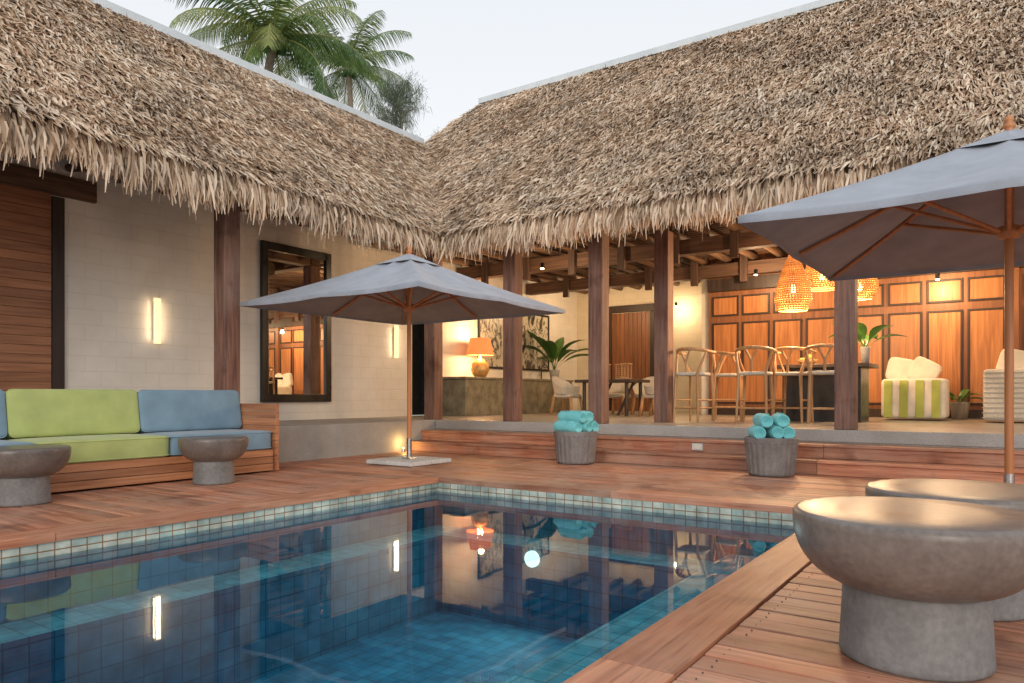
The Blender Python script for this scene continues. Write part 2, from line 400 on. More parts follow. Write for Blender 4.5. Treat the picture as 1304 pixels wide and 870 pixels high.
# ------------------------------------------------------------------ ground & deck & pool
PX0, PX1, PY0, PY1 = -5.08, -1.12, -3.0, 6.0
XR = 6.0; PLAT = 0.48
g = B()
for (x0, x1, y0, y1) in ((-400, PX0 - .1, -400, 400), (PX1 + .1, 400, -400, 400), (PX0 - .1, PX1 + .1, PY1 + .1, 400), (PX0 - .1, PX1 + .1, -400, PY0 - .1)):
    g.add([(x0, y0, -.07), (x1, y0, -.07), (x1, y1, -.07), (x0, y1, -.07)], [(0, 1, 2, 3)], "sand")
g.build("ground")

d = B()
def boards(x0, x1, y0, y1, w=0.13, gap=0.010, k="deckX", seglen=3.2, screws=False):
    y = y0
    while y < y1 - 0.01:
        yy = min(y + w, y1)
        x = x0; off = random.uniform(0.8, seglen)
        while x < x1 - 0.01:
            xe = min(x + off, x1)
            if x1 - xe < 0.4: xe = x1
            dz = random.uniform(-.0025, .0025)
            d.box(x + .001, xe - .003, y, yy - gap, -.035, dz, k); x = xe; off = seglen
        if screws and y > .3 and y < 5.5:
            xs = x0 + .06
            while xs < min(x1, 1.6):
                for q in (.03, w - gap - .03):
                    sx = xs + random.uniform(-.004, .004); d.box(sx - .0035, sx + .0035, y + q - .0035, y + q + .0035, -.02, .0032, "bark")
                xs += .45
        y += w
cw = 0.24
boards(-8.0, PX0 - cw - .005, -3, 8.7)
boards(PX0 - cw, PX1 + cw, PY1 + cw + .005, 8.7)
boards(PX1 + cw + .005, XR, -3, 8.7, screws=True)
for (x0, x1) in ((PX0 - cw, PX0 + .02), (PX1 - .02, PX1 + cw)):
    y = -3.0
    while y < PY1:
        ye = min(y + 2.6, PY1); d.box(x0, x1, y + .002, ye - .002, -.045, .012, "deckY"); y = ye
x = PX0 - cw
while x < PX1 + cw - .01:
    xe = min(x + 2.3, PX1 + cw); d.box(x + .002, xe - .002, PY1 + .002, PY1 + cw, -.045, .012, "deckX"); x = xe
d.build("wooden_deck", bevel=0.004, seg=2)

# pool
pool = empty("swimming_pool")
p = B()
WZ = -0.135; DEP = -1.25; LZ = -0.5; LW = 0.40; LZR = -.42
def quad(b_, a, b2_, c, d_, k): b_.add([a, b2_, c, d_], [(0, 1, 2, 3)], k)
T0 = -.045
quad(p, (PX0, PY0, LZ), (PX0, PY1, LZ), (PX0, PY1, -.15), (PX0, PY0, -.15), "ptY")
quad(p, (PX0, PY0, -.15), (PX0, PY1, -.15), (PX0, PY1, T0), (PX0, PY0, T0), "bY")
quad(p, (PX1, PY0, LZR), (PX1, PY1, LZR), (PX1, PY1, -.15), (PX1, PY0, -.15), "ptY")
quad(p, (PX1, PY0, -.15), (PX1, PY1, -.15), (PX1, PY1, T0), (PX1, PY0, T0), "bY")
for yy in (PY0, PY1):
    quad(p, (PX0, yy, LZ), (PX1, yy, LZ), (PX1, yy, -.15), (PX0, yy, -.15), "ptX")
    quad(p, (PX0, yy, -.15), (PX1, yy, -.15), (PX1, yy, T0), (PX0, yy, T0), "bX")
xl, xr, yf = PX0 + LW, PX1 - .80, PY1 - LW
quad(p, (PX0, PY0, LZ), (xl, PY0, LZ), (xl, PY1, LZ), (PX0, PY1, LZ), "ptL")
quad(p, (xr, PY0, LZR), (PX1, PY0, LZR), (PX1, PY1, LZR), (xr, PY1, LZR), "ptL")
quad(p, (xl, yf, LZ), (xr, yf, LZ), (xr, PY1, LZ), (xl, PY1, LZ), "ptL")
quad(p, (xl, PY0, DEP), (xl, yf, DEP), (xl, yf, LZ), (xl, PY0, LZ), "ptY")
quad(p, (xr, PY0, DEP), (xr, PY1, DEP), (xr, PY1, LZR), (xr, PY0, LZR), "ptY")
quad(p, (xl, yf, DEP), (xr, yf, DEP), (xr, yf, LZ), (xl, yf, LZ), "ptX")
quad(p, (xl, PY0, DEP), (xr, PY0, DEP), (xr, PY0, LZ), (xl, PY0, LZ), "ptX")
quad(p, (xl, PY0, DEP), (xr, PY0, DEP), (xr, yf, DEP), (xl, yf, DEP), "ptF")
p.build("pool_shell", pool)
w = B(); quad(w, (PX0, PY0, WZ), (PX1, PY0, WZ), (PX1, PY1, WZ), (PX0, PY1, WZ), "water")
w.build("water", pool)
pl = B()
pl.tube([(-3.6, yf - .001, -.60), (-3.6, yf - .03, -.60)], .075, "plamp", 24)
pl.build("underwater_lamp", pool)
ul = lamp("underwater_light", (-3.6, yf - .035, -.60), 6, (0.9, 1, 0.92), parent=pool, area=(.14, .14), rot=(R(-90), 0, 0)); ul.data.shape = "DISK"

# ------------------------------------------------------------------ house
house = empty("thatched_house")
XE, YE = -7.5, 8.9
XW = -9.8; YB = 17.5; YP = 15.2
b = B()
b.box(-9.8, -8.0, -3, 9.4, -.06, PLAT, "conc")
b.box(-9.8, XR, 9.402, YB, -.06, PLAT, "floor")
b.box(-7.99, XR, 9.385, 9.40, .335, PLAT + .001, "conc")
b.build("platform", house, 0.006)
b = B()
for (y0, z) in ((8.7, .16), (9.05, .32)):
    x = -7.99
    while x < XR - .01:
        xe = min(x + 3.1, XR)
        b.box(x + .002, xe - .002, y0 - .025, y0 + .17, z - .03, z, "deckX")
        b.box(x + .002, xe - .002, y0 + .176, y0 + .345, z - .03, z - .001, "deckX")
        b.box(x + .002, xe - .002, y0, y0 + .02, z - .16, z - .032, "deckX")
        x = xe
b.build("steps", house, 0.004)
b = B()
b.box(-10.0, XW, -3, 10.8, PLAT - .002, 4.0, "wallY")
b.box(-10.0, XW, 11.5, YB, PLAT - .002, 4.0, "wallY")
b.box(-10.0, XW, 10.8, 11.5, 2.75, 4.0, "wallY")
b.box(-10.4, -10.3, 10.3, 12.2, PLAT, 4.0, "black")  # black backing sheet, stands in for the darkness beyond the doorway
b.box(XW, -5.3, YB - .02, YB + .2, PLAT, 4.0, "wallX")
b.box(-5.5, -5.3, YP + .1, YB - .02, PLAT, 4.0, "wallY")
b.box(XR - .1, XR + .1, 9.5, YP, PLAT, 4.0, "wallY")
b.build("walls", house, 0.004)
b = B()
for (x, y) in ((-8.2, 5.57), (-8.2, 1.57), (-8.2, 9.58), (-6.57, 9.62), (-4.99, 9.55), (-4.41, 10.6), (-1.63, 9.55), (1.7, 9.55), (4.8, 9.55)):
    b.box(x - .115, x + .115, y - .115, y + .115, PLAT, 3.42, "col")
b.build("columns", house, 0.012)
b = B()
b.box(-8.32, -8.08, -3, 9.45, 3.42, 3.68, "beamY")
b.box(-8.32, XR, 9.47, 9.71, 3.42, 3.68, "beamX")
for y in (12.3, 15.0): b.box(-9.78, XR, y - .11, y + .11, 3.36, 3.62, "beamX")
x = -9.5
while x < XR:
    r = .06 + random.random() * .02
    b.tube([(x, 9.35, 3.66), (x + random.uniform(-.04, .04), 13, 3.73), (x, YB - .05, 3.71)], r, "beamY", 10)
    x += .52
y = -2.8
while y < 9.2:
    b.tube([(-9.78, y, 3.76), (-7.85, y, 3.44)], .05, "beamX", 10); y += .6
for x in np.arange(-9, XR, 1.04):
    b.box(x - .07, x + .07, 12.19 - .08, 12.188, 3.2, 3.78, "beamZ"); b.box(x + .32, x + .46, 14.8, 14.885, 3.2, 3.78, "beamZ")
b.build("roof_beams", house, 0.006)
b = B()
b.box(-10, -8.15, -3, 9.6, 3.93, 3.97, "beamY")
b.box(-10, XR, 9.6, YB, 3.93, 3.97, "beamX")
y = 9.75
while y < YB:
    b.tube([(-9.9, y, 3.86), (XR, y, 3.86)], .04, "beamX", 6); y += .16
b.build("ceiling", house)
b = B()
b.box(XW, XW + .05, 4.2, 4.34, PLAT, 3.36, "frame")
b.box(XW, XW + .05, 2.3, 2.44, PLAT, 3.36, "frame")
b.box(XW, XW + .07, 1.9, 4.72, 3.38, 3.64, "beamY")
z = PLAT + .02
while z < 3.34:
    b.box(XW, XW + .03, 2.45, 4.195, z, z + .108, "door"); z += .112
b.build("slatted_door", house, 0.004)
mir = empty("wall_mirror")
b = B(); b.box(XW, XW + .03, 7.36, 8.54, .91, 3.22, "mirror"); b.build("glass", mir)
b = B()
b.box(XW, XW + .07, 7.24, 7.36, .78, 3.35, "black"); b.box(XW, XW + .07, 8.54, 8.66, .78, 3.35, "black")
b.box(XW, XW + .068, 7.36, 8.54, .78, .91, "black"); b.box(XW, XW + .068, 7.36, 8.54, 3.22, 3.35, "black")
b.build("frame", mir, 0.01)
for (y) in (5.53, 10.29):
    s = empty("wall_sconce")
    b = B(); b.box(XW + .045, XW + .075, y - .045, y + .045, 1.61, 2.24, "sconce"); b.box(XW, XW + .04, y - .03, y + .03, 1.66, 2.19, "white")
    b.build("glowing_panel", s, 0.004)
    lamp("sconce_light", (XW + .08, y, 1.925), 1.6, (1, .72, .44), parent=s, area=(.58, .07), rot=(0, R(-90), 0))
    for rx, sy in ((-90, -1), (90, 1)):
        lamp("sconce_wash", (XW + .06, y + sy * .05, 1.925), .7, (1, .72, .44), parent=s, area=(.03, .55), rot=(R(rx), 0, 0))
b = B()
b.box(-5.3, XR, YP, YP + .1, PLAT, 3.95, "stile")
b.box(-5.3, XR, YP - .10, YP - .02, 3.08, 3.34, "frame")
b.box(-5.3, XR, YP - .05, YP - .001, PLAT, PLAT + .16, "frame")
x = -5.22; i = 0; pw = .56
while x < XR - pw:
    for (z0, z1) in ((.72, 2.42), (2.56, 2.98)):
        f = .035
        b.box(x, x + f, YP - .03, YP - .001, z0, z1, "frame"); b.box(x + pw - f, x + pw, YP - .03, YP - .001, z0, z1, "frame")
        b.box(x + f, x + pw - f, YP - .029, YP - .001, z0, z0 + f, "frame"); b.box(x + f, x + pw - f, YP - .029, YP - .001, z1 - f, z1, "frame")
        b.box(x + f, x + pw - f, YP - .015, YP - .001, z0 + f, z1 - f, "panel")
    if i % 4 == 3:
        b.box(x + pw + .05, x + pw + .19, YP - .07, YP - .001, PLAT + .16, 3.08, "stile"); x += .2
    x += pw + .07; i += 1
b.build("panelled_wall", house, 0.004)
b = B()
b.box(-8.85, -8.72, YB - .09, YB - .021, PLAT, 3.06, "frame"); b.box(-7.62, -7.49, YB - .09, YB - .021, PLAT, 3.06, "frame")
b.box(-9.0, -7.35, YB - .1, YB - .021, 3.065, 3.25, "frame")
for i in range(9):
    x0 = -8.715 + i * .1215; b.box(x0, x0 + .115, YB - .06, YB - .021, PLAT, 3.05, "stile")
b.build("back_door", house, 0.004)

# ------------------------------------------------------------------ thatch roof
SL = 0.94
def rz(t): return 3.5 + SL * t
b = B()
tl, trr = 3.0, 4.2
b.add([(XE, -3, rz(0)), (XE, YE, rz(0)), (XE - tl, YE + tl, rz(tl)), (XE - tl, -3, rz(tl))], [(0, 1, 2, 3)], "thatchd")
b.add([(XE, YE, rz(0)), (XR + 1, YE, rz(0)), (XR + 1, YE + trr, rz(trr)), (-9.85, YE + trr, rz(trr)), (XE - tl, YE + tl, rz(tl))], [(0, 1, 2, 3, 4)], "thatchd")
b.add([(XE - tl, -3, rz(tl)), (XE - tl, YE + tl, rz(tl)), (XE - 2 * tl, YE + tl + 3, rz(0)), (XE - 2 * tl, -3, rz(0))], [(0, 1, 2, 3)], "thatchd")
b.add([(-9.85, YE + trr, rz(trr)), (XR + 1, YE + trr, rz(trr)), (XR + 1, 18.3, 3.5), (-13.5, 18.3, 3.5)], [(0, 1, 2, 3)], "thatchd")
b.add([(-9.85, YE + trr, rz(trr)), (-13.5, 18.3, 3.5), (-13.5, 14.9, 3.5), (XE - tl, YE + tl, rz(tl))], [(0, 1, 2, 3)], "thatchd")
b.box(XE - .30, XE - .06, -3, YE + .06, 3.26, 3.50, "thatchd")
b.box(XE - .06, XR + 1, YE + .06, YE + .30, 3.26, 3.50, "thatchd")
b.build("thatch_underlay", house)

def strips(P, D, C, Nn, L, W, lifts, rnd, name, matk="thatch"):
    n = len(P)
    w = W[:, None]
    l = L[:, None]
    p0 = P + Nn * lifts[:, 0:1]; p1 = P + D * l * .5 + Nn * lifts[:, 1:2]; p2 = P + D * l + Nn * lifts[:, 2:3]
    vs = np.stack([p0 - C * w / 2, p0 + C * w / 2, p1 - C * w / 2, p1 + C * w / 2, p2 - C * w * .14, p2 + C * w * .14], 1).reshape(-1, 3)
    base = (np.arange(n) * 6)[:, None]
    f = np.concatenate([base + np.array([[0, 1, 3, 2]]), base + np.array([[2, 3, 5, 4]])], 1).reshape(-1, 4)
    me = bpy.data.meshes.new(name); me.vertices.add(n * 6); me.vertices.foreach_set("co", vs.astype(np.float32).ravel())
    nf = len(f); me.loops.add(nf * 4); me.loops.foreach_set("vertex_index", f.astype(np.int32).ravel())
    me.polygons.add(nf); me.polygons.foreach_set("loop_start", np.arange(nf, dtype=np.int32) * 4)
    me.materials.append(M[matk])
    a = me.attributes.new("rnd", "FLOAT", "POINT"); a.data.foreach_set("value", np.repeat(rnd, 6).astype(np.float32))
    me.update(calc_edges=True); me.validate()
    o = bpy.data.objects.new(name, me); scene.collection.objects.link(o); return o

rng = np.random.default_rng(3)
def nrm(a): return a / np.linalg.norm(a, axis=1, keepdims=True)
def roofstrips(name, origin, a, s, nn, alen, tmax, dens, keep):
    a, s, nn = map(np.array, (a, s, nn)); s = s / np.linalg.norm(s); nn = nn / np.linalg.norm(nn)
    slen = tmax * math.sqrt(1 + SL * SL)
    n = int(alen * (slen + .3) * dens)
    u = rng.uniform(0, alen, n); row = .155
    vv = rng.uniform(0.02, slen + .3, n)
    vv = np.floor(vv / row) * row + rng.normal(0, .02, n) + .1 + .02 * np.sin(u * 1.7) + .012 * np.sin(u * 9)
    ok = keep(u, vv / math.sqrt(1 + SL * SL)); u, vv = u[ok], vv[ok]; n = len(u)
    P = np.array(origin)[None] + u[:, None] * a + vv[:, None] * s
    clump = np.sin(u * 5.3 + vv * 2.1) * .08 + np.sin(u * 1.3 - vv * 4) * .08
    phi = rng.normal(0, .26, n) + clump
    D = -s[None] * np.cos(phi)[:, None] + a[None] * np.sin(phi)[:, None]
    C = a[None] * np.cos(phi)[:, None] + s[None] * np.sin(phi)[:, None] + nn[None] * rng.normal(0, .5, n)[:, None]
    C = nrm(C)
    L = rng.uniform(.16, .34, n); W = rng.uniform(.012, .038, n)
    ragged = (rng.random(n) > .9)
    lifts = np.stack([rng.uniform(-.015, .01, n), rng.uniform(.01, .055, n), rng.uniform(.015, .075, n) + ragged * rng.uniform(0, .07, n)], 1)
    rnd = rng.beta(2.2, 1.8, n) + .12 * np.sin(u * 1.1 + 2) * np.sin(vv * 1.9)
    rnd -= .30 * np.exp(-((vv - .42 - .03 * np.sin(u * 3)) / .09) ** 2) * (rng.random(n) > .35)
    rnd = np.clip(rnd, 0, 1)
    o = strips(P, D, C, nn[None], L, W, lifts, rnd, name); o.parent = house
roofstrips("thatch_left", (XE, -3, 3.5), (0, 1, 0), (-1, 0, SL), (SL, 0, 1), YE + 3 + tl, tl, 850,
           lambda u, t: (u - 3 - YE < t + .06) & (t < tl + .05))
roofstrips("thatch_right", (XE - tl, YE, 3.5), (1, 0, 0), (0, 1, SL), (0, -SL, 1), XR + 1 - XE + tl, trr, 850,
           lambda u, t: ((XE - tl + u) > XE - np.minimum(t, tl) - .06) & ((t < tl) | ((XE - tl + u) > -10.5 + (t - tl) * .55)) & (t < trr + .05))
def fringe(name, origin, a, out, length, dens):
    a = np.array(a, float); out = np.array(out, float); n = int(length * dens)
    u = rng.uniform(0, length, n)
    u = u + .025 * np.sin(u * 31) + .02 * np.sin(u * 53)      # tufts and gaps
    layer = rng.uniform(0, 1, n)
    z0 = 3.30 + layer * .34 + rng.normal(0, .02, n)
    wave = .035 * np.sin(u * 2.3) + .035 * np.sin(u * 7.1) + .03 * np.sin(u * 17)
    P = np.array(origin)[None] + u[:, None] * a + out[None] * ((-.12 + .16 * (1 - layer)) + rng.normal(0, .045, n) - (layer > .8) * .06)[:, None]
    P[:, 2] = z0
    strag = (rng.random(n) > .92) * rng.uniform(.03, .16, n)
    L = z0 - (3.10 + layer ** 1.5 * .16 + wave) + rng.normal(0, .07, n) + strag; L = np.clip(L, .12, .85)
    phi = rng.normal(0, .17, n)
    D = np.zeros((n, 3)); D[:, 2] = -1; D += out[None] * rng.normal(.14, .12, n)[:, None] + a[None] * phi[:, None]; D = nrm(D)
    C = nrm(a[None] + out[None] * rng.normal(0, .7, n)[:, None] + rng.normal(0, .1, (n, 3)))
    W = rng.uniform(.011, .036, n)
    lifts = np.stack([np.zeros(n), rng.uniform(.0, .045, n), rng.uniform(-.04, .04, n)], 1)
    rnd = np.clip(rng.beta(2.4, 1.6, n), 0, 1)
    o = strips(P, D, C, out[None], L, W, lifts, rnd, name); o.parent = house
fringe("thatch_fringe_left", (XE, -3, 0), (0, 1, 0), (1, 0, 0), YE + 3.05, 560)
fringe("thatch_fringe_right", (XE - .05, YE, 0), (1, 0, 0), (0, -1, 0), XR + 1 - XE, 560)
b = B()
b.box(XE - tl - .1, XE - tl + .05, -3, YE + tl, rz(tl) + .0, rz(tl) + .12, "metal")
b.box(-9.85, XR + 1, YE + trr - .05, YE + trr + .1, rz(trr), rz(trr) + .12, "metal")
b.build("ridge_flashing", house)

# ------------------------------------------------------------------ sofa
sofa = empty("outdoor_sofa")
b = B()
for i in range(3):
    z0 = .02 + i * .083; b.box(-7.14, -7.11, 1.0, 5.44, z0, z0 + .078, "sofaw")
b.box(-7.95, -7.145, 1.0, 5.44, .2, .262, "sofaw")
for i in range(9):
    z0 = .02 + i * .0868; b.box(-7.95, -7.08, 5.45, 5.50, z0, z0 + .082, "sofawX")
for i in range(9):
    z0 = .02 + i * .0868; b.box(-7.985, -7.955, 1.0, 5.50, z0, z0 + .082, "sofaw")
b.build("wood_frame", sofa, 0.004)
b = B(); yy = [1.68, 2.93, 4.18, 5.43]
for i, k in enumerate(("blue", "green", "blue")):
    y0, y1 = yy[i], yy[i + 1]; c = (y0 + y1) / 2
    b.pillow((-7.50, c, .375), (.82, y1 - y0 - .004, .22), k, .13, 34, puff=.10)
    b.piping((-7.50, c, .375), (.82, y1 - y0 - .004, .22), k)
    rot = Matrix.Rotation(R(-9), 3, "Y")
    b.pillow((-7.80, c, .715), (.20, y1 - y0 - .012, .46), k, .15, 34, rot=rot, puff=.3)
    b.piping((-7.80, c, .715), (.20, y1 - y0 - .012, .46), k, rot=rot)
b.build("cushions", sofa)

# ------------------------------------------------------------------ concrete bowl tables
def bowl(x, y, Rr, H, rb):
    b = B()
    zb = H * .46
    prof = [(0.0, H), (Rr * .6, H), (Rr - .022, H), (Rr - .008, H - .004), (Rr, H - .016), (Rr, H - .035)]
    for i in range(1, 19):
        a = i / 18 * math.pi / 2 * .92
        prof.append((Rr * max(0, math.cos(a)) ** .56, (H - .035) - (H - .035 - zb) * math.sin(a)))
    prof.append((0, zb))
    b.lathe((x, y, 0), prof, "stool", 72)
    b.lathe((x, y, 0), [(0.0, zb + .06), (rb * .95, zb + .06), (rb * .96, zb - .02), (rb, .03), (rb + .002, .012), (rb - .005, .002), (0, .002)], "stoolb", 64)
    b.build("concrete_side_table")
bowl(-.27, 2.84, .39, .5, .235)
bowl(-.15, 3.66, .39, .5, .235)
bowl(-6.73, 2.67, .345, .47, .2)
bowl(-6.70, 4.40, .335, .47, .2)

# ------------------------------------------------------------------ umbrellas
def umbrella(cx, cy, half=1.5, zc=2.07, zp=2.76):
    u = empty("patio_umbrella")
    for k, dz, nm in (("canv", 0, "canopy"), ("canvu", -.014, "canopy_lining")):
        b = B(); vs = []; nd, nr = 16, 14
        per = []
        for sx, sy, ex, ey in ((-1, -1, 1, -1), (1, -1, 1, 1), (1, 1, -1, 1), (-1, 1, -1, -1)):
            for j in range(nd):
                f = j / nd; per.append((sx + (ex - sx) * f, sy + (ey - sy) * f, f))
        n = len(per)
        for i in range(nr + 1):
            r = .02 + .98 * i / nr
            for (x, y, f) in per:
                rib = abs(math.sin(f * 2 * math.pi))
                z = zc + (zp - zc) * (1 - r) - .06 * rib * math.sin(math.pi * r * .93) - .03 * math.sin(math.pi * r)
                inn = 1 - .03 * rib * r
                vs.append((cx + x * half * r * inn, cy + y * half * r * inn, z + dz))
        for (x, y, f) in per:
            rib = abs(math.sin(f * 2 * math.pi)); inn = 1 - .03 * rib
            vs.append((cx + x * half * inn * 1.001, cy + y * half * inn * 1.001, zc - .05 + dz * .2 - .012 * rib))
        fs = [(i * n + j, i * n + (j + 1) % n, (i + 1) * n + (j + 1) % n, (i + 1) * n + j) for i in range(nr + 1) for j in range(n)]
        if k == "canvu": fs = fs[:-n]
        b.add(vs, fs, k, None, True)
        if k == "canv":
            vs = []; q = .30
            for i in range(5):
                r = .04 + .96 * i / 4
                for (x, y, f) in per:
                    rib = abs(math.sin(f * 2 * math.pi))
                    vs.append((cx + x * q * r, cy + y * q * r, zp + .008 - (zp - zc) * r * q / half * 1.0 - .02 * math.sin(math.pi * r) * rib - .022 * r))
            b.add(vs, [(i * n + j, i * n + (j + 1) % n, (i + 1) * n + (j + 1) % n, (i + 1) * n + j) for i in range(4) for j in range(n)], k, None, True)
        b.build(nm, u)
    b = B()
    b.tube([(cx, cy, .06), (cx, cy, zp + .02)], .029, "umbw", 16)
    b.lathe((cx, cy, zp + .01), [(.03, 0), (.045, .02), (.02, .04), (.03, .055), (.028, .08), (0, .1)], "umbw", 16)
    hub = zc - .02
    b.lathe((cx, cy, hub), [(.03, -.05), (.07, -.04), (.07, .04), (.03, .05)], "umbw", 16)
    b.lathe((cx, cy, zp - .1), [(.03, -.04), (.06, -.03), (.06, .03), (.03, .04)], "umbw", 16)
    for (x, y) in ((-1, -1), (1, -1), (1, 1), (-1, 1), (0, -1), (1, 0), (0, 1), (-1, 0)):
        def rp(r):
            return Vector((cx + x * half * r, cy + y * half * r, zc + (zp - zc) * (1 - r) - .03 * math.sin(math.pi * r) - .042))
        b.tube([rp(.03), rp(.25), rp(.5), rp(.75), rp(.965)], .017, "umbw", 8)
        b.tube([(cx + x * .05, cy + y * .05, hub), rp(.5) + Vector((0, 0, -.01))], .015, "umbw", 8)
    b.build("wooden_pole_and_ribs", u)
    b = B()
    for ix in (-1, 0):
        for iy in (-1, 0):
            b.box(cx + ix * .40 + .005, cx + ix * .40 + .395, cy + iy * .40 + .005, cy + iy * .40 + .395, .005, .06, "slab")
    b.box(cx - .07, cx + .07, cy - .07, cy + .07, .061, .08, "steel")
    b.tube([(cx, cy, .08), (cx, cy, .33)], .034, "steel", 16)
    b.build("paving_base", u, .01)
umbrella(-6.52, 7.13)
umbrella(0.0, 6.38, zc=2.10, zp=2.82)

# ------------------------------------------------------------------ towel baskets
def basket(x, y, a0):
    e_ = empty("towel_basket")
    b = B(); n = 96; prof = [(0, .01), (.235, .01), (.245, .03), (.262, .2), (.278, .36), (.285, .37), (.288, .42), (.27, .43), (.255, .42), (.25, .34), (0, .33)]
    vs = []
    for (r, z) in prof:
        for j in range(n):
            rr = r * (1 + (.022 if (j % 4 < 2) and .02 < z < .365 and r > .24 else 0))
            an = 2 * math.pi * j / n; vs.append((x + rr * math.cos(an), y + rr * math.sin(an), z))
    b.add(vs, [(i * n + j, i * n + (j + 1) % n, (i + 1) * n + (j + 1) % n, (i + 1) * n + j) for i in range(len(prof) - 1) for j in range(n)], "basket", None, False)
    b.build("ribbed_pot", e_)
    b = B()
    def roll(px, py, pz, an, r=.075, L=.40):
        dx, dy = math.cos(an), math.sin(an)
        pts = []; rads = []
        for i in range(11):
            t = -L / 2 + L * i / 10; pts.append((px + dx * t, py + dy * t, pz + .004 * math.sin(i * 2))); rads.append(r * (0.9 if i in (0, 10) else 1) * random.uniform(.96, 1.04))
        b.tube(pts, rads, "towel", 18)
        for sgn in (-1, 1):
            sp = []
            for i in range(46):
                th = i * .42; rr = .008 + (r - .016) * i / 45
                lx = rr * math.cos(th); lz = rr * math.sin(th)
                sp.append((px + dx * sgn * (L / 2 + .001) - dy * lx, py + dy * sgn * (L / 2 + .001) + dx * lx, pz + lz))
            b.tube(sp, .003, "towel2", 5)
        fa = random.uniform(.5, 2.2); cx_, cz_ = math.cos(fa) * (r + .004), math.sin(fa) * (r + .004)
        b.tube([(px + dx * t - dy * cx_, py + dy * t + dx * cx_, pz + cz_) for t in (-L / 2 + .01, 0, L / 2 - .01)], .007, "towel", 6)
    ca, sa = math.cos(a0), math.sin(a0)
    for (o, z) in ((-.165, .48), (0, .485), (.165, .48), (-.085, .61), (.085, .615)):
        roll(x - sa * o + random.uniform(-.02, .02), y + ca * o, z, a0 + random.uniform(-.12, .12))
    b.build("rolled_towels", e_)
basket(-4.70, 8.35, R(-15))
basket(-2.20, 8.35, R(-62))
b = B(); b.box(-3.37, -3.23, 9.02, 9.05, .19, .28, "slab"); b.box(-3.35, -3.25, 9.015, 9.021, .205, .265, "white"); b.build("step_outlet_box", None, .005)

for (x, y) in ((-7.9, 8.5),):
    s = empty("step_light"); b = B(); b.lathe((x, y, 0), [(.03, .0), (.03, .05), (.022, .06), (0, .06)], "steel", 16)
    b.lathe((x, y, .062), [(.014, 0), (.014, .01), (0, .012)], "bulbd", 12); b.build("fixture", s)
    lamp("step_glow", (x + .03, y, .14), 3.0, (1, .62, .2), .02, s)

# ------------------------------------------------------------------ interior
b = B(); b.box(-9.78, -9.0, 11.5, 15.8, PLAT + .001, 1.22, "counter"); b.box(-9.79, -8.97, 11.46, 15.84, 1.222, 1.27, "counter"); b.build("concrete_counter", None, .01)
t = empty("table_lamp"); c = (-9.35, 12.45, 1.27)
b = B(); b.lathe(c, [(0, .0), (.11, .0), (.17, .08), (.2, .18), (.17, .3), (.09, .38), (.03, .42), (.02, .55), (0, .55)], "gold", 32)
vs = []; nn_ = 72
for (r_, z_) in ((.29, .48), (.21, .84)):
    for j in range(nn_):
        a_ = 2 * math.pi * j / nn_; rr_ = r_ * (1 + .03 * (j % 2)); vs.append((c[0] + rr_ * math.cos(a_), c[1] + rr_ * math.sin(a_), c[2] + z_))
b.add(vs, [(j, (j + 1) % nn_, nn_ + (j + 1) % nn_, nn_ + j) for j in range(nn_)], "shade"); b.build("gourd_base_and_shade", t)
lamp("lamp_light_low", (c[0], c[1], c[2] + .50), 55, (1, .62, .28), .06, t)
lamp("lamp_light_top", (c[0] + .03, c[1], c[2] + .88), 45, (1, .62, .3), .06, t)
for (y0, y1, k) in ((12.95, 14.25, "art1"), (14.45, 15.95, "art2")):
    a_ = empty("framed_artwork"); z0, z1 = 1.5, 2.93
    b = B(); b.box(XW, XW + .03, y0 + .05, y1 - .05, z0 + .05, z1 - .05, k)
    b.box(XW, XW + .05, y0, y0 + .05, z0, z1, "black"); b.box(XW, XW + .05, y1 - .05, y1, z0, z1, "black")
    b.box(XW, XW + .049, y0 + .05, y1 - .05, z0, z0 + .05, "black"); b.box(XW, XW + .049, y0 + .05, y1 - .05, z1 - .05, z1, "black")
    b.build("print_and_frame", a_, .004)
def plant(c, n, L, W, name="potted_plant", pr=.13, ph=.25, lean=(.6, 1.25)):
    e_ = empty(name)
    b = B(); b.lathe(c, [(0, 0), (pr * .75, 0), (pr, ph * .9), (pr, ph), (pr * .9, ph), (pr * .88, ph * .85), (0, ph * .85)], "conc", 24); b.build("pot", e_)
    b = B()
    for i in range(n):
        ya = 2 * math.pi * i / n + random.uniform(-.3, .3)
        b.leaf((c[0], c[1], c[2] + ph * .85), ya, L * random.uniform(.75, 1.1), W, random.uniform(*lean), random.uniform(.9, 1.6), "leafi")
    b.build("leaves", e_)
plant((-9.3, 15.45, 1.27), 12, 1.45, .13, lean=(.8, 1.4))
plant((-1.85, 12.45, 1.385), 9, .85, .08, "vase_plant", .07, .26)
plant((-.70, 14.6, PLAT), 7, .6, .06, pr=.15, ph=.3)
b = B(); b.tube([(-9.4, 15.0, 1.27), (-9.4, 15.0, 1.55), (-9.35, 15.0, 1.62), (-9.26, 15.0, 1.62), (-9.22, 15.0, 1.55)], .014, "black", 8); b.build("faucet")
b = B(); b.box(-7.35, -6.1, 13.0, 13.95, 1.15, 1.21, "bark")
for x in (-7.2, -6.25):
    for y in (13.15, 13.8): b.tube([(x, y, PLAT), (x, y, 1.15)], .04, "bark", 8)
for x in (-7.1, -6.6): b.tube([(x, 13.47, PLAT), (x + .35, 13.47, 1.15)], .03, "bark", 8)
b.build("dining_table", None, .006)
